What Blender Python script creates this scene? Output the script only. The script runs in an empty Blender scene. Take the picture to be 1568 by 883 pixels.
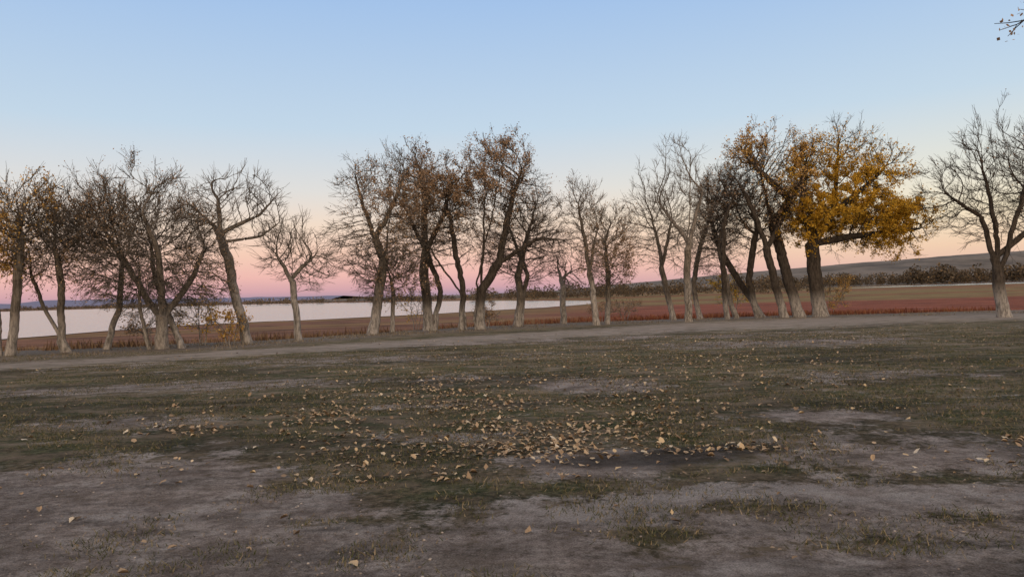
import bpy, math, random
import numpy as np
from mathutils import Matrix
rng=np.random.default_rng(7)
sc=bpy.context.scene
sc.view_settings.view_transform='Standard'
sc.view_settings.look='None'
sc.view_settings.exposure=0

# ---------------------------------------------------------------- helpers
def make_mesh(name,verts,facegroups,mats,smooth=False,attrs=None):
    me=bpy.data.meshes.new(name)
    verts=np.asarray(verts,dtype=np.float32)
    me.vertices.add(len(verts)); me.vertices.foreach_set('co',verts.ravel())
    loops=np.concatenate([np.asarray(f).ravel() for f,_ in facegroups]).astype(np.int32)
    tot=np.concatenate([np.full(len(f),np.asarray(f).shape[1]) for f,_ in facegroups]).astype(np.int32)
    mi=np.concatenate([np.full(len(f),m) for f,m in facegroups]).astype(np.int32)
    start=np.concatenate([[0],np.cumsum(tot)[:-1]]).astype(np.int32)
    me.loops.add(len(loops)); me.loops.foreach_set('vertex_index',loops)
    me.polygons.add(len(tot)); me.polygons.foreach_set('loop_start',start)
    me.polygons.foreach_set('loop_total',tot)
    me.polygons.foreach_set('material_index',mi)
    if smooth: me.polygons.foreach_set('use_smooth',np.ones(len(tot),dtype=bool))
    for m in mats: me.materials.append(m)
    if attrs:
        for k,(typ,arr) in attrs.items():
            a=me.attributes.new(k,typ,'POINT')
            if typ=='FLOAT': a.data.foreach_set('value',arr.astype(np.float32).ravel())
            else: a.data.foreach_set('color',arr.astype(np.float32).ravel())
    me.update(calc_edges=True)
    ob=bpy.data.objects.new(name,me); sc.collection.objects.link(ob)
    return ob
def norm(v): return v/np.maximum(np.linalg.norm(v,axis=-1,keepdims=True),1e-9)
def sstep(a,b,x):
    t=np.clip((x-a)/(b-a),0,1); return t*t*(3-2*t)
def vnoise(x,y,scale,seed):
    r=np.random.default_rng(seed); T=r.random((64,64))
    x=np.asarray(x)/scale; y=np.asarray(y)/scale
    xi=np.floor(x).astype(int); yi=np.floor(y).astype(int); fx=x-xi; fy=y-yi
    fx=fx*fx*(3-2*fx); fy=fy*fy*(3-2*fy)
    g=lambda a,b:T[a%64,b%64]
    return (g(xi,yi)*(1-fx)+g(xi+1,yi)*fx)*(1-fy)+(g(xi,yi+1)*(1-fx)+g(xi+1,yi+1)*fx)*fy
def fbm(x,y,s,seed): return (vnoise(x,y,s,seed)+.5*vnoise(x,y,s/2,seed+1)+.25*vnoise(x,y,s/4,seed+2))/1.75

TX=[-90,-60,-21,-13,-8,0,15,24,30,60,120]; TY=[22,26,36,41,51,60,66,66,62,58,58]
LAKE=-2.4
def height(x,y):
    x=np.asarray(x,float); y=np.asarray(y,float)
    s=np.log1p(np.exp(np.clip((y-10)/3,-30,30)))*3
    s=np.where(y-10>80,y-10,s)
    z=-0.02*s+0.10*(fbm(x,y,7,3)-.5)*sstep(4,16,np.abs(y)+np.abs(x)*.5)+0.045*(fbm(x,y,1.5,9)-.5)
    t=np.interp(x,TX,TY)+2.0*(vnoise(x,y*0,6,5)-.5)
    k=sstep(0,13,y-t)
    marsh=LAKE+0.12*(fbm(x,y,20,12)-.5)*sstep(300,100,y)
    z=z*(1-k)+marsh*k
    return np.where(y>t+13,marsh,z)

# ---------------------------------------------------------------- node helpers
def new_mat(name):
    m=bpy.data.materials.new(name); m.use_nodes=True
    nt=m.node_tree; nt.nodes.clear()
    out=nt.nodes.new('ShaderNodeOutputMaterial'); b=nt.nodes.new('ShaderNodeBsdfPrincipled')
    nt.links.new(b.outputs[0],out.inputs[0]); b.inputs['Roughness'].default_value=.9
    b.inputs['Specular IOR Level'].default_value=.12
    return m,nt,b
def noise(nt,co,scale,detail=4,rough=.55):
    n=nt.nodes.new('ShaderNodeTexNoise'); n.inputs['Scale'].default_value=scale
    n.inputs['Detail'].default_value=detail; n.inputs['Roughness'].default_value=rough
    nt.links.new(co,n.inputs['Vector']); return n.outputs['Fac']
def ramp(nt,fac,stops,interp='LINEAR'):
    r=nt.nodes.new('ShaderNodeValToRGB'); cr=r.color_ramp; cr.interpolation=interp
    while len(cr.elements)<len(stops): cr.elements.new(.5)
    for e,(p,c) in zip(cr.elements,stops):
        e.position=p; e.color=(c,c,c,1) if isinstance(c,(int,float)) else (*c,1)
    nt.links.new(fac,r.inputs[0]); return r.outputs[0]
def mix(nt,f,a,b,mode='MIX'):
    n=nt.nodes.new('ShaderNodeMix'); n.data_type='RGBA'; n.blend_type=mode
    for s,v in ((n.inputs[0],f),(n.inputs[6],a),(n.inputs[7],b)):
        if isinstance(v,bpy.types.NodeSocket): nt.links.new(v,s)
        elif isinstance(v,(int,float)): s.default_value=v
        else: s.default_value=(*v,1)
    return n.outputs[2]
def math_(nt,op,a,b=0.0,clamp=False):
    n=nt.nodes.new('ShaderNodeMath'); n.operation=op; n.use_clamp=clamp
    for s,v in ((n.inputs[0],a),(n.inputs[1],b)):
        if isinstance(v,bpy.types.NodeSocket): nt.links.new(v,s)
        else: s.default_value=v
    return n.outputs[0]
def mapping(nt,co,scale,rot=0):
    n=nt.nodes.new('ShaderNodeMapping'); n.inputs['Scale'].default_value=scale
    n.inputs['Rotation'].default_value=(0,0,rot)
    nt.links.new(co,n.inputs[0]); return n.outputs[0]
def objco(nt): return nt.nodes.new('ShaderNodeTexCoord').outputs['Object']
def attr(nt,name,col=False):
    n=nt.nodes.new('ShaderNodeAttribute'); n.attribute_name=name
    return n.outputs['Color'] if col else n.outputs['Fac']
def bump(nt,b,h,strength,dist):
    n=nt.nodes.new('ShaderNodeBump'); n.inputs['Strength'].default_value=strength
    n.inputs['Distance'].default_value=dist; nt.links.new(h,n.inputs['Height'])
    nt.links.new(n.outputs[0],b.inputs['Normal'])

# ---------------------------------------------------------------- world
w=bpy.data.worlds.new('World'); sc.world=w; w.use_nodes=True
nt=w.node_tree; nt.nodes.clear()
out=nt.nodes.new('ShaderNodeOutputWorld'); bg=nt.nodes.new('ShaderNodeBackground')
nt.links.new(bg.outputs[0],out.inputs[0])
tc=nt.nodes.new('ShaderNodeTexCoord'); sep=nt.nodes.new('ShaderNodeSeparateXYZ')
nt.links.new(tc.outputs['Generated'],sep.inputs[0])
z2=math_(nt,'MULTIPLY',sep.outputs[2],2.0,True)
left=ramp(nt,z2,[(0,(.39,.29,.38)),(.022,(.64,.37,.41)),(.06,(.84,.48,.44)),(.12,(.89,.59,.47)),(.19,(.87,.69,.56)),(.28,(.73,.71,.69)),(.44,(.53,.66,.79)),(.74,(.36,.53,.80)),(1,(.34,.46,.66))])
right=ramp(nt,z2,[(0,(.56,.41,.39)),(.03,(.75,.48,.41)),(.085,(.86,.61,.44)),(.17,(.88,.76,.56)),(.26,(.78,.76,.67)),(.44,(.54,.67,.79)),(.74,(.36,.53,.80)),(1,(.34,.46,.66))])
fx=nt.nodes.new('ShaderNodeMapRange'); fx.inputs[1].default_value=.05; fx.inputs[2].default_value=.5
nt.links.new(sep.outputs[0],fx.inputs[0])
skyc=mix(nt,fx.outputs[0],left,right)
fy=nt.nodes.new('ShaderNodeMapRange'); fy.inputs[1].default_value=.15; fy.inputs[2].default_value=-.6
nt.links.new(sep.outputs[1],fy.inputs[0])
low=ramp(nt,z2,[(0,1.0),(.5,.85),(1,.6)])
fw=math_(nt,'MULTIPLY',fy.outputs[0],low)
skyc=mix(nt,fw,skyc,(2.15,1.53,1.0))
ns=nt.nodes.new('ShaderNodeTexSky'); ns.sky_type='NISHITA'; ns.sun_disc=False
ns.sun_elevation=math.radians(3); ns.sun_rotation=math.radians(190)
nsm=mix(nt,1.0,ns.outputs[0],(.01,.01,.01),'MULTIPLY')
skyc=mix(nt,1.0,skyc,nsm,'ADD')
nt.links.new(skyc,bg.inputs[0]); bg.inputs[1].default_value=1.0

sl=bpy.data.lights.new('sun','SUN'); sl.energy=.5; sl.angle=math.radians(30); sl.color=(1,.82,.64)
so=bpy.data.objects.new('sun',sl); sc.collection.objects.link(so)
so.rotation_euler=(math.radians(90-14),0,math.radians(10))

# ---------------------------------------------------------------- camera
cam=bpy.data.cameras.new('camera'); cam.sensor_width=36; cam.lens=25.7
cam.clip_start=.05; cam.clip_end=20000
co=bpy.data.objects.new('camera',cam); sc.collection.objects.link(co); sc.camera=co
co.matrix_world=Matrix.Translation((0,0,1.6))@Matrix.Rotation(math.radians(90.38),4,'X')@Matrix.Rotation(math.radians(-1.7),4,'Z')

# ---------------------------------------------------------------- ground
def spaced(a,b,step,far,grow):
    c=list(np.arange(a,b,step)); s=step; v=c[-1]
    while v<far: s*=grow; v+=s; c.append(v)
    return c
xs=spaced(-13,13,.12,9000,1.09); xneg=[-x for x in xs if x>13]; xs=np.array(sorted(xneg+xs))
ys=np.array(spaced(1.5,24,.11,200,1.035)); 
yy=ys[-1]; s=6.0; ext=[]
while yy<9000: s*=1.07; yy+=s; ext.append(yy)
neg=[1.5-v for v in (.5,1.2,2,3,5,8,14,25,50,100)]
ys=np.array(sorted(neg)+list(ys)+ext)
GX,GY=np.meshgrid(xs,ys); gx=GX.ravel(); gy=GY.ravel(); gz=height(gx,gy)
def blob(cx,cy,rx,ry,rot=0):
    c,s_=math.cos(rot),math.sin(rot); dx=gx-cx; dy=gy-cy
    u=(dx*c+dy*s_)/rx; v=(-dx*s_+dy*c)/ry
    return np.exp(-(u*u+v*v))
PX=[-60,-30,-16,0,12,22,30,60]; PY=[10,17.5,24,36,43,46,45,40]
def pathmask(x,y):
    c=np.interp(x,PX,PY)+1.6*(vnoise(x,y*0,5,90)-.5); wd=np.interp(x,[-16,-8,0,10,15,30],[3,3.6,5.5,8,10,10])
    return sstep(1.5,.2,np.abs(y-c)/wd)
pm=pathmask(gx,gy)
EX=[-6,-2.2,-1,0,1,2.5,4,7]; EY=[7.2,6.9,5.8,5.7,6.2,6.3,6.2,5.8]
def edgef(x): return np.interp(x,EX,EY)+1.1*(vnoise(x,x*0,.9,71)-.5)+.5*(vnoise(x,x*0,.35,72)-.5)
edge=edgef(gx)
dirt=sstep(1.1,-.8,gy-edge)*.88
dirt=np.where(gx>2.6,dirt*.86,dirt)
dirt=np.maximum(dirt,.9*blob(1.0,6.9,1.3,.8,.2)); dirt=np.maximum(dirt,.9*blob(1.3,13.0,1.3,1.2))
dirt=np.maximum(dirt,.9*blob(9,24,5,2.2)); dirt=np.maximum(dirt,.8*blob(4,9.2,1.2,.5)); dirt=np.maximum(dirt,.75*blob(4.6,6.7,3,1.5))
dirt=np.maximum(dirt,.7*blob(-7,15,6,1.2)); dirt=np.maximum(dirt,.7*blob(-5.5,10.2,2,.7)); dirt=np.maximum(dirt,.7*blob(6,30,12,2))
dirt=np.maximum(dirt,.7*blob(6.5,13,2,1)); dirt=np.maximum(dirt,.6*blob(-1.5,11,1,.4)); dirt=np.maximum(dirt,.6*blob(-.8,8.4,1,.35)); dirt=np.maximum(dirt,.6*blob(-6,22,8,2))
ISL=((.93,4.8,.34,.28,.7),(1.75,5.35,.85,.13,.5),(.62,6.0,.5,.2,.7),(2.1,4.55,.6,.2,.6),(3.4,6.0,1.2,.25,.5),(-2.7,4.4,.22,.12,.8),(-1.4,5.3,.4,.12,.6),(3.0,5.0,.5,.2,.4),(-1.7,6.3,.8,.25,.5),(2.2,6.4,.9,.25,.6))
for (a_,b_,c_,d_,e_) in ISL: dirt=dirt-e_*blob(a_,b_,c_,d_)
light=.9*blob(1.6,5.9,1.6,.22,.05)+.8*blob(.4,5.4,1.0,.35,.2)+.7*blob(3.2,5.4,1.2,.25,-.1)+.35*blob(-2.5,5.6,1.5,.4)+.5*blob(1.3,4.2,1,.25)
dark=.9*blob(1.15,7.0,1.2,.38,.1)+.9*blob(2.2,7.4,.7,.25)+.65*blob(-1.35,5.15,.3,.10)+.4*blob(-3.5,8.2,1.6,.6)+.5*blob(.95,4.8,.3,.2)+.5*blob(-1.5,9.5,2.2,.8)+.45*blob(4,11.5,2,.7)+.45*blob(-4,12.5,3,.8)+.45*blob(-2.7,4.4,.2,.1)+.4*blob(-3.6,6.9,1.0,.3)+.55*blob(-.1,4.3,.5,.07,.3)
tl=np.interp(gx,TX,TY)
bank=sstep(-19,-5,gy-tl)
marsh=sstep(3,11,gy-tl)
zc=np.zeros((len(gx),4)); zc[:,3]=1
brown=np.array([.185,.092,.054]); red=np.array([.215,.070,.038]); yel=np.array([.24,.165,.062]); olive=np.array([.11,.105,.052])
n1=fbm(gx/3.5,gy,14,31); ratio=gx/np.maximum(gy,1)
rm=sstep(-.02,.18,ratio)*sstep(215,150,gy+60*(n1-.5)); 
base=brown[None,:]*(1-sstep(.45,.6,n1)[:,None]*.45)+yel[None,:]*(sstep(.45,.6,n1)[:,None]*.45)
col=base*(1-rm[:,None])+red[None,:]*rm[:,None]
fm=sstep(150,215,gy+80*(n1-.5))[:,None]*sstep(-.2,.1,ratio)[:,None]
farc=yel[None,:]*.7+olive[None,:]*.3
st=sstep(.50,.58,fbm(gx/8,gy,40,77))[:,None]
farc=farc*(1-st*.6)+red[None,:]*st*.6
col=col*(1-fm)+farc*fm
zc[:,:3]=col
ny,nx=len(ys),len(xs)
I=np.arange(ny*nx).reshape(ny,nx)
F=np.stack([I[:-1,:-1],I[:-1,1:],I[1:,1:],I[1:,:-1]],-1).reshape(-1,4)

gm,nt,b=new_mat('ground_soil_grass')
o=objco(nt)
nb=noise(nt,o,.45,5); nm=noise(nt,o,2.2,6,.68); nf=noise(nt,o,14,6,.78); nv=noise(nt,o,85,4,.75)
nl=noise(nt,mapping(nt,o,(.55,1.2,1)),.32,5,.6)
nstr=noise(nt,mapping(nt,o,(.7,1.5,1)),1.3,7,.72)
grass=ramp(nt,nf,[(.32,(.028,.023,.013)),(.45,(.080,.066,.038)),(.56,(.168,.134,.082)),(.70,(.30,.245,.165))])
green=ramp(nt,nf,[(.32,(.020,.026,.011)),(.50,(.062,.071,.030)),(.70,(.155,.158,.076))])
grass=mix(nt,ramp(nt,nm,[(.44,0.0),(.56,.9)]),grass,green)
grass=mix(nt,ramp(nt,nstr,[(.47,0.0),(.60,.75)]),grass,(.25,.20,.145))
grass=mix(nt,1.0,grass,ramp(nt,nl,[(.36,.5),(.5,1.0),(.64,1.35)]),'MULTIPLY')
soil=ramp(nt,nm,[(.34,(.17,.138,.118)),(.5,(.31,.268,.24)),(.64,(.43,.388,.355))])
soil=mix(nt,ramp(nt,nf,[(.38,.75),(.53,0.0)]),soil,(.12,.095,.078))
soil=mix(nt,ramp(nt,nstr,[(.38,.65),(.49,0.0)]),soil,(.12,.098,.076))
soil=mix(nt,1.0,soil,ramp(nt,nv,[(.36,.55),(.5,1.0),(.64,1.4)]),'MULTIPLY')
trk=noise(nt,mapping(nt,o,(.5,2.2,1),math.radians(-24)),1.4,6,.7)
soil=mix(nt,1.0,soil,ramp(nt,trk,[(.38,.70),(.5,1.0),(.62,1.12)]),'MULTIPLY')
soil=mix(nt,1.0,soil,ramp(nt,nb,[(.36,.70),(.52,1.0),(.66,1.1)]),'MULTIPLY')
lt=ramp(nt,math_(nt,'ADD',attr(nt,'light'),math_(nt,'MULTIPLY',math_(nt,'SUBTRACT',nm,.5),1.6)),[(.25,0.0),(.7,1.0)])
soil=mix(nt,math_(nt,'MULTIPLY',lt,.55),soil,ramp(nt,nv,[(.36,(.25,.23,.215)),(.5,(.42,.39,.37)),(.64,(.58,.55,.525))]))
vor=nt.nodes.new('ShaderNodeTexVoronoi'); vor.inputs['Scale'].default_value=55; nt.links.new(o,vor.inputs['Vector'])
vs=nt.nodes.new('ShaderNodeSeparateColor'); nt.links.new(vor.outputs['Color'],vs.inputs[0])
sp=math_(nt,'MULTIPLY',ramp(nt,vor.outputs['Distance'],[(.2,1.0),(.4,0.0)]),ramp(nt,vs.outputs[0],[(.55,0.0),(.8,1.0)]))
soil=mix(nt,math_(nt,'MULTIPLY',sp,.3),soil,(.44,.41,.38))
dm=math_(nt,'ADD',attr(nt,'dirt'),math_(nt,'MULTIPLY',math_(nt,'SUBTRACT',nb,.5),1.5))
dm=math_(nt,'ADD',dm,math_(nt,'MULTIPLY',math_(nt,'SUBTRACT',nm,.5),2.0))
dm=math_(nt,'ADD',dm,math_(nt,'MULTIPLY',math_(nt,'SUBTRACT',nf,.5),1.3))
dmask=ramp(nt,dm,[(.30,0.0),(.60,1.0)])
c=mix(nt,dmask,grass,soil)
pmk=math_(nt,'ADD',attr(nt,'path'),math_(nt,'MULTIPLY',math_(nt,'SUBTRACT',nm,.5),1.6))
pmk=math_(nt,'ADD',pmk,math_(nt,'MULTIPLY',math_(nt,'SUBTRACT',nstr,.5),2.0))
pmk=ramp(nt,pmk,[(.3,0.0),(.9,1.0)])
pc=ramp(nt,nstr,[(.3,(.20,.17,.145)),(.5,(.32,.28,.243)),(.7,(.41,.368,.325))])
c=mix(nt,math_(nt,'MULTIPLY',pmk,.85),c,pc)
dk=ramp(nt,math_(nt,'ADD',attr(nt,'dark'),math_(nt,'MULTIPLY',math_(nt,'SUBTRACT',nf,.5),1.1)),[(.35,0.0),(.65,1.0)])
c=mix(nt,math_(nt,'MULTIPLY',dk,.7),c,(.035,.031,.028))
bk=ramp(nt,math_(nt,'ADD',attr(nt,'bank'),math_(nt,'MULTIPLY',math_(nt,'SUBTRACT',nm,.5),1.4)),[(.3,0.0),(.8,.8)])
c=mix(nt,bk,c,ramp(nt,nf,[(.32,(.10,.082,.066)),(.52,(.22,.188,.158)),(.72,(.33,.29,.25))]))
mz=mapping(nt,o,(.25,1,1))
mn=noise(nt,mz,.35,7,.75)
mc=mix(nt,1.0,attr(nt,'zone_col',True),ramp(nt,mn,[(.34,.30),(.5,.9),(.66,1.5)]),'MULTIPLY')
c=mix(nt,attr(nt,'marsh'),c,mc)
nt.links.new(c,b.inputs['Base Color'])
hsum=math_(nt,'ADD',math_(nt,'MULTIPLY',nf,1.0),math_(nt,'MULTIPLY',nv,.6))
bump(nt,b,hsum,1.0,.06)
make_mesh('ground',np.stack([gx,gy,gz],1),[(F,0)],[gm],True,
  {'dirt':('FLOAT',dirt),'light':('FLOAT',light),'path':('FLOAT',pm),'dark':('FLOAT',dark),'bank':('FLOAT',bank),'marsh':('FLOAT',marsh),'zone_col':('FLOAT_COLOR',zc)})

# ---------------------------------------------------------------- water
wm=bpy.data.materials.new('lake_water'); wm.use_nodes=True; nt=wm.node_tree; nt.nodes.clear()
out=nt.nodes.new('ShaderNodeOutputMaterial'); g=nt.nodes.new('ShaderNodeBsdfGlossy'); g.inputs[0].default_value=(.76,.735,.715,1); g.inputs[1].default_value=.15
nt.links.new(g.outputs[0],out.inputs[0])
o=objco(nt); n=noise(nt,mapping(nt,o,(.25,1.6,1)),.5,5)
bp=nt.nodes.new('ShaderNodeBump'); bp.inputs['Strength'].default_value=.5; bp.inputs['Distance'].default_value=.4
nt.links.new(n,bp.inputs['Height']); nt.links.new(bp.outputs[0],g.inputs['Normal'])
def water(name,pts,z,jit):
    P=[]; pts=np.array(pts,float)
    for i in range(len(pts)):
        a,b_=pts[i],pts[(i+1)%len(pts)]
        L=np.linalg.norm(b_-a); k=min(max(2,int(L/6)),60)
        for t in np.arange(k)/k:
            p=a+(b_-a)*t; j=jit*min(1,p[1]/200)
            P.append((p[0]+rng.normal()*j,p[1]+rng.normal()*j,z))
    import bmesh
    bm=bmesh.new(); vs=[bm.verts.new(p) for p in P]; f=bm.faces.new(vs)
    if f.normal.z<0: f.normal_flip()
    bmesh.ops.triangulate(bm,faces=[f]); me=bpy.data.meshes.new(name); bm.to_mesh(me); bm.free()
    me.materials.append(wm); ob=bpy.data.objects.new(name,me); sc.collection.objects.link(ob); return ob
water('lake_water',[(-160,64),(-90,82),(-65,93),(-62,112),(-57,130),(-46,136),(-35.5,141),(-22,152),(-9.5,168),(8,190),(22,215),(28,245),(32,290),(10,350),(-21,445),(-90,560),(-175,690),(-349,900),(-640,860),(-1100,700),(-1500,300),(-700,60)],LAKE+.10,1.0)
water('lake_inlet',[(270,600),(330,560),(430,545),(560,560),(720,600),(760,700),(600,760),(470,740),(380,700)],LAKE+.10,2.0)

# ---------------------------------------------------------------- hills
hm,nt,b=new_mat('hill_grass')
o=objco(nt); n=noise(nt,mapping(nt,o,(1,1,3)),.012,7,.68)
c=ramp(nt,n,[(.35,(.07,.06,.052)),(.48,(.125,.108,.088)),(.6,(.18,.152,.125)),(.7,(.11,.094,.076))]); nt.links.new(c,b.inputs['Base Color'])
hx=np.linspace(-300,2200,220); hy=np.linspace(800,2600,90); HX,HY=np.meshgrid(hx,hy); a=HX.ravel(); d=HY.ravel()
RX=[-300,-100,60,200,300,480,715,910,1600,2200]; RZ=[0,1,3,8,15,28,42,48,54,54]
t=sstep(820,1350,d+150*(fbm(a,d,300,50)-.5))
hz=LAKE-1+t*(np.interp(a,RX,RZ)+4)*(1+.10*(fbm(a,d,160,51)-.5))+t*5*(fbm(a,d,90,55)-.5)*(np.interp(a,RX,RZ)/40)
I=np.arange(len(a)).reshape(90,220); HF=np.stack([I[:-1,:-1],I[:-1,1:],I[1:,1:],I[1:,:-1]],-1).reshape(-1,4)
def hillz(x,y):
    return LAKE-1+sstep(820,1350,y+150*(fbm(x,y,300,50)-.5))*(np.interp(x,RX,RZ)+4)
make_mesh('hill',np.stack([a,d,hz],1),[(HF,0)],[hm],True)
mm,nt,b=new_mat('distant_mountain'); b.inputs['Base Color'].default_value=(.18,.18,.26,1)  # distance haze is painted into this blue-grey base colour
mx=np.linspace(-7500,-1500,160); top=25+60*fbm(mx,mx*0,900,60)*sstep(-1500,-4500,mx)+10*fbm(mx,mx*0,150,61)
V=np.concatenate([np.stack([mx,mx*0+6000,top*0-5],1),np.stack([mx,mx*0+6500,top],1),np.stack([mx,mx*0+8500,top*0-5],1)])
k=160; ii=np.arange(k-1); MF=np.concatenate([np.stack([ii,ii+1,ii+1+k,ii+k],1),np.stack([ii+k,ii+k+1,ii+1+2*k,ii+2*k],1)])
make_mesh('mountain_range',V,[(MF,0)],[mm],True)

# ---------------------------------------------------------------- materials for plants
def bark(name,pale,darkc,level):
    m,nt,b=new_mat(name); o=objco(nt)
    sepn=nt.nodes.new('ShaderNodeSeparateXYZ'); nt.links.new(o,sepn.inputs[0])
    n=noise(nt,mapping(nt,o,(1,1,.25)),9,5,.7)
    d_=ramp(nt,n,[(.38,tuple(v*.35 for v in darkc)),(.62,darkc)])
    p_=ramp(nt,n,[(.38,tuple(v*.32 for v in pale)),(.60,pale)])
    h=math_(nt,'ADD',sepn.outputs[2],math_(nt,'MULTIPLY',n,1.2))
    mr=nt.nodes.new('ShaderNodeMapRange'); mr.inputs[1].default_value=level+.2; mr.inputs[2].default_value=level+1.2
    nt.links.new(h,mr.inputs[0])
    c=mix(nt,mr.outputs[0],p_,d_); nt.links.new(c,b.inputs['Base Color']); bump(nt,b,n,1.0,.08); return m
def leafm(name,stops,trans=.3):
    m,nt,b=new_mat(name); g=nt.nodes.new('ShaderNodeNewGeometry')
    c=ramp(nt,g.outputs['Random Per Island'],stops); nt.links.new(c,b.inputs['Base Color'])
    if trans>0:
        tr=nt.nodes.new('ShaderNodeBsdfTranslucent'); nt.links.new(c,tr.inputs[0])
        mx_=nt.nodes.new('ShaderNodeMixShader'); mx_.inputs[0].default_value=trans
        out=[n for n in nt.nodes if n.type=='OUTPUT_MATERIAL'][0]
        nt.links.new(b.outputs[0],mx_.inputs[1]); nt.links.new(tr.outputs[0],mx_.inputs[2]); nt.links.new(mx_.outputs[0],out.inputs[0])
    return m
bark_grey=bark('bark_grey',(.34,.32,.30),(.165,.145,.125),1.4)
bark_dark=bark('bark_dark',(.34,.325,.31),(.080,.068,.058),1.5)
bark_pale=bark('bark_pale',(.35,.33,.31),(.215,.19,.165),3)
leaf_yel=leafm('leaf_yellow',[(0,(.30,.17,.02)),(.5,(.52,.31,.035)),(1,(.68,.45,.07))],.3)
leaf_org=leafm('leaf_orange',[(0,(.22,.125,.04)),(.5,(.40,.24,.07)),(1,(.52,.35,.12))],0)
leaf_brn=leafm('leaf_brown',[(0,(.14,.095,.062)),(.6,(.27,.185,.12)),(1,(.38,.27,.175))],0)

# ---------------------------------------------------------------- tree generator
def tubes(P0,P1,D0,D1,R0,R1,k):
    def ringp(P,D,R):
        ref=np.where(np.abs(D[:,0:1])<.8,np.array([[1.,0,0]]),np.array([[0,1.,0]]))
        u=norm(np.cross(D,ref)); v=np.cross(D,u)
        an=np.arange(k)/k*2*np.pi
        return P[:,None,:]+R[:,None,None]*(np.cos(an)[None,:,None]*u[:,None,:]+np.sin(an)[None,:,None]*v[:,None,:])
    M=len(P0); V=np.concatenate([ringp(P0,D0,R0),ringp(P1,D1,R1)],1).reshape(-1,3)
    b=np.arange(M)[:,None]*2*k; i=np.arange(k)[None,:]; j=(i+1)%k
    F=np.stack([b+i,b+j,b+j+k,b+i+k],-1).reshape(-1,4)
    return V,F
def leafquads(C,size,r):
    M=len(C); a=norm(r.normal(size=(M,3))); ref=norm(r.normal(size=(M,3))); u=norm(np.cross(a,ref))
    s=(size*(.6+.8*r.random((M,1))))*.5
    V=np.stack([C-a*s,C+u*s*.8,C+a*s,C-u*s*.8],1).reshape(-1,3)
    F=np.arange(M*4).reshape(M,4); return V,F
def tree(name,X,Y,u,stems,crowns,natt=450,rb=.25,seed=1,bark_m=bark_grey,leaf=None,nleaf=0,lsize=.12,leafzone=None,twl=1.0,ntw=1.6,droop=0.0,step=None,base_z=None,dens=2.4):
    r=np.random.default_rng(seed)
    H=max(c[1]+c[3] for c in crowns)*u
    natt=int(natt*dens); rb*=1.05
    step=step or max(.17,H/50)
    pos=[]; par=[]
    for si,st in enumerate(stems):
        P=np.array([(p[0]*u,(p[2] if len(p)>2 else 0)*u,p[1]*u) for p in st],float)
        if P[0][2]<.1: P[0][2]=-.25; prev=-1
        else:
            dd=np.linalg.norm(np.array(pos)-P[0],axis=1); prev=int(dd.argmin()); P[0]=pos[prev]
        yo=0 ; drift=r.normal()*.18; wob=r.normal(size=2)*0
        for a_,b_ in zip(P[:-1],P[1:]):
            L=np.linalg.norm(b_-a_); k=max(1,int(round(L/step)))
            for q in range(k+1):
                if q==0 and (prev!=-1): continue
                t=q/k; p=a_+(b_-a_)*t
                if q>0 and prev!=-1: yo+=drift*step
                wob=wob*.85+r.normal(size=2)*step*.12*(p[2]>.4)
                pos.append(p+np.array([wob[0],yo,wob[1]*.3])); par.append(prev); prev=len(pos)-1
    vol=np.array([c[2]*c[3] for c in crowns],float); vol/=vol.sum(); A=[]
    for c,v in zip(crowns,vol):
        m_=int(natt*v)+5; d_=norm(r.normal(size=(m_,3))); rad=r.random((m_,1))**(1/2.2)
        lump=1+.24*np.sin(d_[:,0:1]*5+seed)*np.cos(d_[:,2:3]*4+seed*2)+.14*r.normal(size=(m_,1))
        q=d_*rad*lump*np.array([c[2],c[2]*.85,c[3]])*u+np.array([c[0],(c[4] if len(c)>4 else 0),c[1]])*u
        A.append(q)
    A=np.concatenate(A); A=A[A[:,2]>.5]
    cc=A.mean(0)
    N=len(pos); cap=9000; PP=np.zeros((cap,3)); PP[:N]=pos; par=par+[0]*(cap-N); nch=np.zeros(cap,int)
    for i in range(N):
        if par[i]>=0: nch[par[i]]+=1
    ok=PP[:N,2]>H*.2
    if not ok.any(): ok=np.ones(N,bool)
    D=np.linalg.norm(A[:,None]-PP[None,:N],axis=2); D[:,~ok]=1e9
    near=D.argmin(1); nd=D.min(1); alive=np.ones(len(A),bool); kill=step*1.5
    for it in range(110):
        idx=np.where(alive)[0]
        if len(idx)==0: break
        nn=near[idx]; dirs=norm(A[idx]-PP[nn])
        S=np.zeros((N,3)); np.add.at(S,nn,dirs)
        g=np.unique(nn); g=g[nch[g]<3]
        if len(g)==0 or N+len(g)>=cap: break
        dv=norm(S[g]); pd=np.array([PP[i]-PP[par[i]] if par[i]>=0 else (0,0,1) for i in g]); 
        dv=norm(dv+.55*norm(pd)+r.normal(size=dv.shape)*.16+np.array([0,0,.16-droop]))
        newp=PP[g]+dv*step
        PP[N:N+len(g)]=newp
        for k_,i in enumerate(g): par[N+k_]=int(i); nch[i]+=1
        D=np.linalg.norm(A[:,None]-newp[None],axis=2); mi=D.argmin(1); md=D.min(1)
        up=md<nd; nd[up]=md[up]; near[up]=N+mi[up]; N+=len(g)
        alive&=nd>kill
    P=PP[:N]; par=np.array(par[:N]); 
    cnt=np.zeros(N); haschild=np.zeros(N,bool); haschild[par[par>=0]]=True
    cnt[~haschild]=1
    for i in np.arange(N)[::-1]:
        if par[i]>=0: cnt[par[i]]+=cnt[i]
    nroot=max(cnt[par<0].max(),1)
    R=np.maximum(rb*(cnt/nroot)**.56,.013)
    root=par<0
    R=R*(1+.35*np.exp(-np.maximum(P[:,2],0)/.4)*(cnt>nroot*.15))
    main=-np.ones(N,int)
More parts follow.
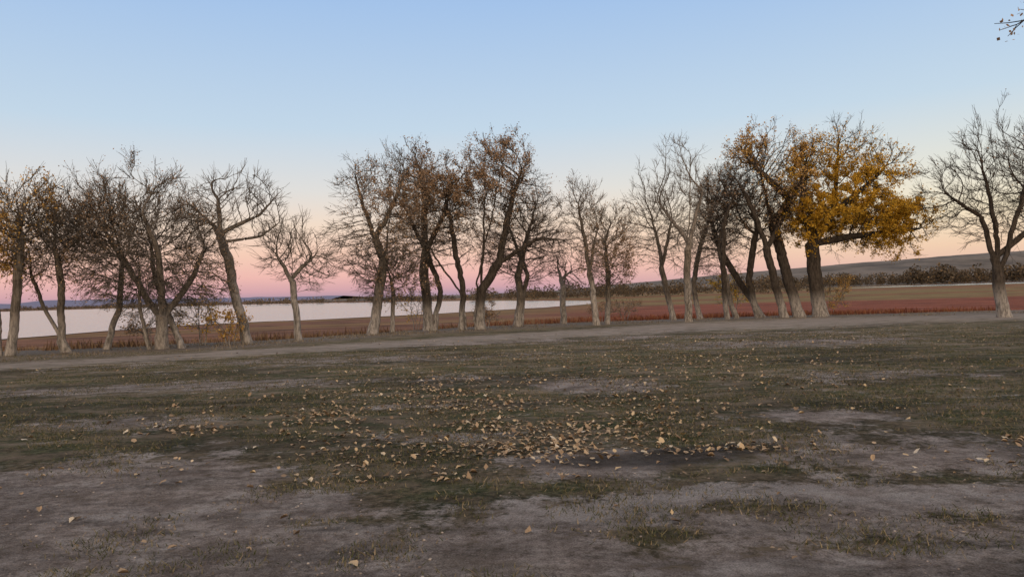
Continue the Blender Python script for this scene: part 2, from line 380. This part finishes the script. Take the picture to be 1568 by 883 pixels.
    for i in range(N):
        p=par[i]
        if p>=0 and (main[p]<0 or cnt[i]>cnt[main[p]]): main[p]=i
    e=np.where(par>=0)[0]; pe=par[e]
    DIR=np.zeros((N,3)); DIR[e]=norm(P[e]-P[pe]); DIR[root]=(0,0,1)
    ismain=main[pe]==e
    D0=np.where(ismain[:,None],DIR[pe],DIR[e]); R0=np.where(ismain,R[pe],np.minimum(R[pe]*.9,R[e]*1.25)); 
    Vs=[];Fs=[];off=0
    thick=R[e]>.09; mid=(R[e]>.03)&~thick; thin=R[e]<=.03
    for msk,k in ((thick,9),(mid,5),(thin,3)):
        if msk.any():
            V,F=tubes(P[pe][msk],P[e][msk],D0[msk],DIR[e][msk],R0[msk],R[e][msk],k); Vs.append(V); Fs.append((F+off,0)); off+=len(V)
    cand=np.where((cnt<=6)&(P[:,2]>H*.2)&(par>=0))[0]
    m_=int(len(cand)*ntw); s_=r.choice(cand,m_)
    outw=norm((P[s_]-cc)*np.array([1,1,.8]))
    d1=norm(DIR[s_]*.6+outw*.55+r.normal(size=(m_,3))*.38+np.array([0,0,.30-droop*4])); L=(.35+.65*r.random(m_)**1.5)*twl
    q0=P[s_]; q1=q0+d1*(L*.5)[:,None]; d2=norm(d1+r.normal(size=(m_,3))*.18+np.array([0,0,.12-droop*3])); q2=q1+d2*(L*.5)[:,None]
    rt=np.full(m_,.011)
    V,F=tubes(q0,q1,d1,d1,rt,rt*.8,3); Vs.append(V); Fs.append((F+off,0)); off+=len(V)
    V,F=tubes(q1,q2,d1,d2,rt*.8,rt*.5,3); Vs.append(V); Fs.append((F+off,0)); off+=len(V)
    m2=int(m_*.9); t_=r.integers(0,m_,m2); d3=norm(d1[t_]+r.normal(size=(m2,3))*.5); q3=q1[t_]+d3*((.2+.3*r.random(m2))*twl)[:,None]
    V,F=tubes(q1[t_],q3,d3,d3,np.full(m2,.008),np.full(m2,.005),3); Vs.append(V); Fs.append((F+off,0)); off+=len(V)
    mats=[bark_m]
    if leaf is not None and nleaf:
        pts=np.concatenate([q2,q3,q1])
        wgt=np.ones(len(pts))
        if leafzone is not None:
            wgt*=0
            for (cx,cz,rx,rz,ww) in leafzone:
                dd=((pts[:,0]-cx*u)/(rx*u))**2+((pts[:,2]-cz*u)/(rz*u))**2
                wgt+=ww*np.exp(-dd*1.2)
        cl=fbm(pts[:,0]*1.0+seed*3,pts[:,2]+pts[:,1]*.7,1.5,seed+100); wgt*=sstep(.42,.58,cl)+.05
        wgt/=wgt.sum()
        s2=r.choice(len(pts),nleaf,p=wgt); C=pts[s2]+r.normal(size=(nleaf,3))*.10
        V,F=leafquads(C,lsize,r); Vs.append(V); Fs.append((F+off,1)); off+=len(V); mats.append(leaf)
    ob=make_mesh(name,np.concatenate(Vs),Fs,mats,True)
    ob.location=(X,Y,float(height(X,Y)) if base_z is None else base_z)
    return ob

T='cottonwood_tree'
def U(Y): return Y/1120.
tree(T,-21.4,31,U(31),[[(0,0),(12,60),(20,150),(22,190)],[(-14,0),(-22,70),(-50,130)]],[(15,200,62,70),(-50,190,45,70)],420,.17,11,leaf=leaf_org,nleaf=9500,lsize=.085,leafzone=[(20,225,45,40,1),(-30,160,40,60,.8)])
tree(T,-19.8,32.6,U(32.6),[[(0,0),(-30,55),(-55,120)],[(-8,20),(-5,100),(-10,160)]],[(-20,175,60,68),(-55,150,30,50)],420,.17,12,leaf=leaf_brn,nleaf=4500,lsize=.07)
tree(T,-19.0,34,U(34),[[(0,0),(10,60),(4,140)]],[(0,180,62,75)],380,.13,13,leaf=leaf_brn,nleaf=2500,lsize=.07)
tree(T,-16.0,33,U(33),[[(0,0),(-3,50),(-58,130),(-112,215)],[(6,0),(14,60),(22,150),(10,200)],[(38,-0),(14,45),(-20,110),(-35,170)],[(14,50),(55,110),(70,150)],[(-12,0),(-22,60),(-15,120)]],[(-70,190,70,65),(10,170,85,85),(0,105,100,60),(60,140,45,70)],1150,.21,14,bark_grey,leaf_brn,7500,.06,droop=.07,ntw=2.0,step=.19)
tree(T,-13.05,36,U(36),[[(0,0),(-8,70),(-16,150),(-13,175)],[(-14,140),(-55,185),(-90,215)],[(-13,165),(-45,225),(-60,255)],[(-13,172),(15,200),(40,235)],[(-14,150),(20,165),(45,185)]],[(-62,215,48,38),(12,220,48,38),(-90,190,28,24),(25,180,32,24),(-20,235,50,30)],300,.21,15,bark_pale,ntw=1.0,dens=1.3)
tree(T,-11.1,37.8,U(37.8),[[(0,0),(-2,60),(-5,105)],[(-4,90),(-28,130)],[(-5,95),(25,130)]],[(-5,140,48,46),(20,110,40,30),(-25,150,28,34)],300,.16,16,bark_pale,ntw=1.4,dens=2)
tree(T,-8.66,44.7,U(44.7),[[(0,0),(10,70),(24,140),(26,190)],[(22,120),(-10,200),(-18,250)],[(25,150),(50,220),(60,250)]],[(0,215,45,62),(45,200,50,80),(-20,150,50,45),(20,130,60,50)],700,.29,17,leaf=leaf_brn,nleaf=5500,lsize=.09,leafzone=[(45,220,50,60,1)])
tree(T,-7.8,47,U(47),[[(0,0),(4,60),(0,90)]],[(0,90,55,40)],260,.13,18,leaf=leaf_brn,nleaf=1400)
tree(T,-5.8,50,U(50),[[(0,0),(-2,90),(0,190),(-5,240)],[(8,0),(20,60),(5,110),(-30,180)],[(0,120),(30,180),(45,220)]],[(-5,215,50,68),(-30,160,40,50),(25,170,45,60)],800,.31,19,bark_dark,leaf_brn,13000,.10,leafzone=[(0,220,60,60,1)])
tree(T,-3.6,50,U(50),[[(0,0),(8,70),(-5,140),(-15,200)],[(22,0),(27,70),(50,150),(75,240)],[(30,0),(32,60),(60,100),(120,135),(170,130)],[(45,140),(90,210),(100,240)],[(25,60),(40,130),(45,200)],[(10,0),(0,60),(-30,110),(-50,150)]],[(65,235,52,58),(15,200,45,60),(100,190,38,60),(60,130,60,45),(135,125,50,35),(-35,150,40,50)],1150,.31,20,bark_dark,leaf_brn,17000,.10,leafzone=[(65,245,60,50,1),(10,200,50,60,.6)])
tree(T,.25,54,U(54),[[(0,0),(6,40),(4,80),(25,150)],[(5,0),(12,40),(20,80),(0,140),(-15,180)]],[(15,165,50,55),(45,140,32,55),(-25,130,32,45),(20,100,60,35)],600,.26,21,leaf=leaf_brn,nleaf=2500,lsize=.09)
tree('dead_tree_snag',4.0,58,U(58),[[(0,0),(0,50),(2,82)],[(0,60),(-6,88)],[(1,62),(14,82)]],[(0,85,24,22),(14,60,18,18)],60,.22,22,bark_pale,ntw=.8)
tree(T,5.85,51,U(51),[[(0,0),(-6,70),(-14,140),(-20,190)],[(-8,80),(5,150)]],[(-15,175,34,50),(-2,120,30,50)],340,.20,23,bark_pale,leaf_brn,1400,.09)
tree(T,6.8,53,U(53),[[(0,0),(6,60),(8,130)]],[(12,130,36,48),(5,90,32,40)],360,.18,24,bark_grey,leaf_brn,4000,.09)
tree(T,13.2,60,U(60),[[(0,0),(-14,70),(-24,145)],[(-16,80),(0,150)]],[(-35,170,30,60),(0,150,35,55),(-25,120,40,40)],420,.22,25,bark_grey)
tree(T,12.7,53,U(53),[[(0,0),(-6,80),(-8,180),(-10,240)],[(-8,120),(25,200)],[(-7,110),(-35,190)]],[(-12,225,34,60),(20,180,35,55),(-32,170,32,50),(0,120,42,40)],520,.24,26,bark_pale)
tree(T,15.4,60,U(60),[[(0,0),(-5,60),(10,115),(25,150)]],[(15,140,38,55),(35,180,30,45)],330,.2,27,bark_grey,leaf_brn,800,.09)
tree(T,17.0,58,U(58),[[(0,0),(-8,70),(-12,140),(0,180)]],[(-5,165,40,55)],330,.19,28,bark_dark,leaf_brn,1500,.10)
tree(T,18.1,59,U(59),[[(0,0),(-18,60),(-28,110),(-15,170)]],[(-15,170,45,55),(-30,100,40,40)],340,.2,29,bark_grey)
tree(T,20.2,59,U(59),[[(0,0),(-25,50),(-50,100),(-62,160)],[(-6,0),(-24,60),(-12,130)]],[(-55,165,45,60),(-10,150,40,50)],480,.25,30,bark_dark,leaf_brn,2500,.10)
tree(T,21.2,57,U(57),[[(0,0),(-15,60),(-30,120),(-60,190),(-75,215)],[(-25,105),(10,170)]],[(-60,200,45,40),(0,170,45,50)],480,.28,31,bark_dark,leaf_brn,3000,.11)
tree(T,22.4,57,U(57),[[(0,0),(-14,65),(-30,150),(-38,230)],[(-30,150),(10,210)],[(-33,190),(-75,240)]],[(-50,250,45,42),(-5,240,38,42),(-80,245,30,30),(-30,190,60,40)],650,.38,32,bark_dark,leaf_org,9500,.11,leafzone=[(-50,260,50,40,1),(0,240,40,40,.6)])
tree(T,24.0,57,U(57),[[(0,0),(-4,60),(-8,118)],[(-8,115),(30,165),(45,240),(50,280)],[(-6,110),(45,120),(100,125),(150,130)],[(-8,115),(-30,170),(-20,240)],[(30,160),(80,200),(110,230)]],[(40,250,55,48),(-20,210,38,55),(95,220,48,42),(60,150,95,42),(135,135,40,42),(-20,150,38,45),(90,115,60,18)],1300,.50,33,bark_dark,leaf_yel,60000,.13,leafzone=[(60,155,100,38,1.3),(140,125,40,38,1.5),(-25,145,40,50,1.3),(90,210,55,35,.4),(20,260,50,40,.10),(0,210,50,40,.4)],ntw=1.9)
tree(T,28.9,43,U(43),[[(0,0),(-10,80),(-32,155),(-75,185)],[(-6,60),(10,150),(25,230)],[(-9,75),(-12,150),(-20,210)],[(-12,90),(45,140),(70,190)]],[(-80,185,45,60),(-20,235,48,70),(45,215,55,80),(-5,160,70,50),(80,160,50,60)],1000,.31,34,bark_dark,leaf_brn,300,.09)
tree(T,37,50,U(50),[[(0,0),(-5,80),(-20,170)]],[(0,210,90,90)],300,.3,35,bark_dark)
tree(T,-27,31,U(31),[[(0,0),(5,80),(0,150)]],[(0,190,70,70)],300,.2,36,leaf=leaf_org,nleaf=2500,lsize=.085)
tree(T,17.0,10.5,.01,[[(0,0),(-20,250),(-60,520)],[(-20,250),(-200,500,30),(-480,590,90),(-690,640,140)],[(-480,590,90),(-640,560,140),(-770,565,160),(-830,590,165)],[(-60,520),(0,800)]],[(-40,740,260,200),(-690,620,70,45,130),(-810,575,45,28,160)],380,.3,37,bark_dark,leaf_brn,260,.06,leafzone=[(-780,580,110,60,1),(0,740,200,200,.1)],step=.24,ntw=.9,twl=.6,dens=1)

def shrub(X,Y,hh,ww,leaf,nl,seed,name='shrub'):
    tree(name,X,Y,1.0,[[(0,0),(.02,hh*.3)],[(.1,0),(ww*.3,hh*.35)],[(-.1,0),(-ww*.3,hh*.35)]],[(0,hh*.6,ww,hh*.42)],150,.03,seed,bark_grey,leaf,nl,.10,step=.2,twl=.6,dens=1)
shrub(-13.6,35,1.5,.8,leaf_org,700,51); shrub(-15.3,36,2.2,.9,leaf_yel,360,52); shrub(-2.0,54,1.6,1.0,leaf_brn,900,53)
shrub(19.2,64,4.2,1.6,leaf_yel,1400,54,'sapling'); shrub(29.5,68,4.0,1.7,leaf_org,1500,55,'sapling'); shrub(-7,53,3.0,1.2,leaf_yel,300,56)
shrub(9.8,64,1.7,1.3,leaf_brn,700,57); shrub(7.3,60,1.2,1.0,leaf_brn,500,58); shrub(-17.8,36,1.4,1.2,leaf_brn,400,59)

# ---------------------------------------------------------------- distant tree masses
dt_m=leafm('distant_foliage',[(0,(.045,.04,.033)),(.5,(.08,.067,.05)),(.85,(.12,.09,.057)),(1,(.18,.12,.06))],0)
def mass(name,items,q,size,mat,seed):
    r=np.random.default_rng(seed); C=[];S=[]
    for (x,y,z,h,wd) in items:
        d_=norm(r.normal(size=(q,3))); rad=r.random((q,1))**.5
        p=d_*rad*np.array([wd,wd,h*.48])+np.array([x,y,z+h*.52]); C.append(p); S.append(np.full(q,size*h/8))
    C=np.concatenate(C); S=np.concatenate(S)[:,None]
    V,F=leafquads(C,S,r); return make_mesh(name,V,[(F,0)],[mat])
r=np.random.default_rng(5)
it=[]
for i in range(420):
    t=r.random(); x=-760+t*820; y=930-t*400+r.normal()*14 if t>.4 else 940+r.normal()*18
    h=2.5+4.5*r.random()**1.5; it.append((x,y,LAKE,h,h*1.1))
mass('distant_trees',it,60,1.5,dt_m,1)
it=[]
for i in range(210):
    t=r.random(); x=-25+t*180; y=460-t*60+r.normal()*30; h=2.5+8*r.random()**1.8; it.append((x,y,LAKE,h,h*.6))
mass('distant_trees',it,120,.9,dt_m,2)
it=[]
for i in range(420):
    x=r.uniform(300,780); y=r.uniform(815,1000); h=5+12*r.random()**1.6; it.append((x,y,max(LAKE,float(hillz(x,y))),h,h*.5))
for i in range(160):
    x=r.uniform(80,330); y=r.uniform(700,900); h=4+5*r.random(); it.append((x,y,max(LAKE,float(hillz(x,y))),h,h*.7))
for i in range(90):
    x=r.uniform(440,680); y=r.uniform(770,812); h=7+17*r.random()**1.3; it.append((x,y,LAKE,h,h*.42))
mass('distant_trees',it,110,1.0,dt_m,3)

# ---------------------------------------------------------------- grasses, marsh plants
def blades(name,x,y,h,wd,mat,r,lean=.5):
    M=len(x); z=height(x,y); an=r.random(M)*np.pi*2; dx=np.cos(an)*wd/2; dy=np.sin(an)*wd/2
    la=r.random(M)*2*np.pi; lx=np.cos(la)*h*lean*r.random(M); ly=np.sin(la)*h*lean*r.random(M)
    P=np.stack([np.stack([x-dx,y-dy,z-.005],1),np.stack([x+dx,y+dy,z-.005],1),np.stack([x+lx+dx*.2,y+ly+dy*.2,z+h],1),np.stack([x+lx-dx*.2,y+ly-dy*.2,z+h],1)],1)
    return make_mesh(name,P.reshape(-1,3),[(np.arange(M*4).reshape(M,4),0)],[mat])
gr_m=leafm('grass_blades',[(0,(.032,.040,.016)),(.45,(.072,.078,.034)),(.75,(.15,.13,.07)),(1,(.27,.215,.135))],0)
mr_m=leafm('marsh_red',[(0,(.10,.036,.024)),(.6,(.20,.070,.040)),(1,(.26,.14,.07))],0)
mb_m=leafm('marsh_brown',[(0,(.085,.052,.036)),(.6,(.17,.105,.062)),(1,(.26,.185,.105))],0)
dg_m=leafm('dry_grass_blades',[(0,(.09,.075,.055)),(.6,(.18,.15,.11)),(1,(.28,.24,.18))],0)
r=np.random.default_rng(21)
M=230000; y=3.2+(r.random(M)**1.5)*28; x=(r.random(M)*2-1)*(y*.78+1)
dloc=edgef(x)
isl=np.zeros(M)
for (a_,b_,c_,d_,e_) in ISL: isl=np.maximum(isl,np.exp(-((x-a_)/c_)**2-((y-b_)/d_)**2))
keep=(fbm(x,y,.9,200)>.52-.1*sstep(-1,2,y-dloc)+.17*sstep(1,-1,y-dloc)-.30*isl+.06*r.normal(size=M))&(pathmask(x,y)<.2)
keep&=~(((x-1.1)/1.3)**2+((y-7)/.6)**2<1)
x=x[keep];y=y[keep]; M=len(x)
blades('grass',x,y,(.010+.028*r.random(M)),.005+.003*r.random(M)+y*.0004,gr_m,r,2.0)
M=60000; x=(r.random(M)*2-1)*60; tlx=np.interp(x,TX,TY); y=tlx-1+r.random(M)**1.3*45
k=(fbm(x,y,4,210)>.42)&(np.abs(x)<y*.85); x=x[k];y=y[k]
isr=(x/y>.0+.3*(r.random(len(x))-.5))
for m_,n_,mt in ((isr,'marsh_plants',mr_m),(~isr,'marsh_grass',mb_m)):
    q=m_.sum(); blades(n_,x[m_],y[m_],.12+.4*r.random(q)**1.5,.05+.05*r.random(q),mt,r,.5)
M=20000; x=(r.random(M)*2-1)*45; y=np.interp(x,TX,TY)-6+r.normal(size=M)*3; k=(fbm(x,y,3,215)>.55)&(np.abs(x)<y*.85); x=x[k];y=y[k]
blades('dry_grass',x,y,.04+.13*r.random(len(x))**2,.03+.02*r.random(len(x)),dg_m,r,.8)

# ---------------------------------------------------------------- fallen leaves
fl_m=leafm('fallen_leaf',[(0,(.12,.085,.055)),(.35,(.25,.18,.115)),(.7,(.38,.285,.185)),(.9,(.47,.36,.21)),(1,(.52,.46,.36))],0)
def fallen(name,x,y,size,mat,r):
    M=len(x); z=height(x,y)+.006+.012*r.random(M); an=r.random(M)*2*np.pi
    ux,uy=np.cos(an),np.sin(an); fold=size*(.05+.4*r.random(M)); tilt=r.normal(size=M)*.35*size
    L=size; W=size*(.30+.16*r.random(M))
    def pt(a,b_,dz): return np.stack([x+ux*a-uy*b_,y+uy*a+ux*b_,z+dz],1)
    b0=pt(-L*.5,0,0*L+np.maximum(-tilt,0)); t0=pt(L*.5,0,np.maximum(tilt,0)); 
    r1=pt(-L*.25,W*.95,fold); r2=pt(L*.12,W*.75,fold*.9+np.maximum(tilt,0)*.5); l1=pt(-L*.25,-W*.95,fold*.8); l2=pt(L*.12,-W*.75,fold+np.maximum(tilt,0)*.5)
    V=np.stack([b0,r1,r2,t0,l2,l1],1).reshape(-1,3); i=np.arange(M)[:,None]*6
    F=np.concatenate([i+np.array([[0,1,2,3]]),i+np.array([[0,3,4,5]])])
    return make_mesh(name,V,[(F,0)],[mat])
X_=[];Y_=[]
cl=[(-2.7,10.4,.35,.35,110),(-2.2,9.7,.3,.2,50),(-4.1,9.4,.35,.25,70),(-1.5,12.2,.6,.4,140),(-1.0,11.2,.5,.25,70),(-.36,7.6,.3,.3,110),(.35,7.9,.33,.4,240),(.45,7.2,.25,.25,90),(.1,8.9,.4,.25,80),(1.05,8.7,.3,.3,110),(2.1,7.3,.6,.12,120),(-.6,9.3,.4,.35,110),(-.5,10.4,.5,.3,90),(1.5,10.5,.8,.5,110),(1.0,13,1.6,1.4,180),(2.9,15,1.5,2,170),(-.8,15,2,2,200),(3.5,19,2.5,2.5,260),(6,24,4,3,320),(12,27,5,3,380),(0,24,4,4,280),(2.2,9,.6,.6,60),(-3,13,1.5,1,110),(-1.5,8.6,.4,.25,50),(1.5,8.0,.4,.3,50),(4,12,2,1.5,120),(5.5,16,3,2,160)]
for cx,cy,sx,sy,n_ in cl:
    a_=r.normal(size=n_)*sx+cx; b_=r.normal(size=n_)*sy+cy; X_.append(a_);Y_.append(b_)
M=14000; y=6.3+(r.random(M)**1.1)*31; x=(r.random(M)*2-1)*(y*.78+1)
p=sstep(.50,.70,fbm(x,y,1.6,300))*np.exp(-((x-y*.10)/(y*.50+1))**2)+.10
k=r.random(M)<p; X_.append(x[k]);Y_.append(y[k])
M=60; y=3.3+r.random(M)*4; x=(r.random(M)*2-1)*(y*.75); X_.append(x);Y_.append(y)
x=np.concatenate(X_);y=np.concatenate(Y_); k=y>3; x=x[k];y=y[k]
fallen('fallen_leaves',x,y,.028+.055*r.random(len(x))**1.2,fl_m,r)

# ---------------------------------------------------------------- pebbles
pb_m=leafm('pebble_stone',[(0,(.12,.10,.085)),(.6,(.20,.175,.155)),(1,(.34,.31,.28))],0)
M=9000; y=3+(r.random(M)**1.4)*7; x=(r.random(M)*2-1)*(y*.78+.3)
k=(fbm(x,y,.9,400)>.50)&((y<np.interp(x,EX,EY)+.3)); x=x[k];y=y[k]; M=len(x)
s=(.002+.008*r.random(M)**4); z=height(x,y)
an=np.arange(6)/6*2*np.pi
rr=1+.25*r.normal(size=(M,6))*.6
def ring(sc_,dz): return np.stack([x[:,None]+np.cos(an)*rr*s[:,None]*sc_*1.2,y[:,None]+np.sin(an)*rr*s[:,None]*sc_,np.repeat((z+dz*s)[:,None],6,1)],-1)
V=np.concatenate([ring(1,-.2),ring(.95,.5),ring(.5,.95)],1).reshape(-1,3); i=np.arange(M)[:,None,None]*18; a=np.arange(6)[None,:,None]
q=np.concatenate([a,(a+1)%6,(a+1)%6+6,a+6],-1)
F=np.concatenate([(i+q).reshape(-1,4),(i+q+6).reshape(-1,4)]); cap_=(np.arange(M)[:,None]*18+12+np.arange(6)[None])
make_mesh('pebbles',V,[(F,0),(cap_,0)],[pb_m],False)
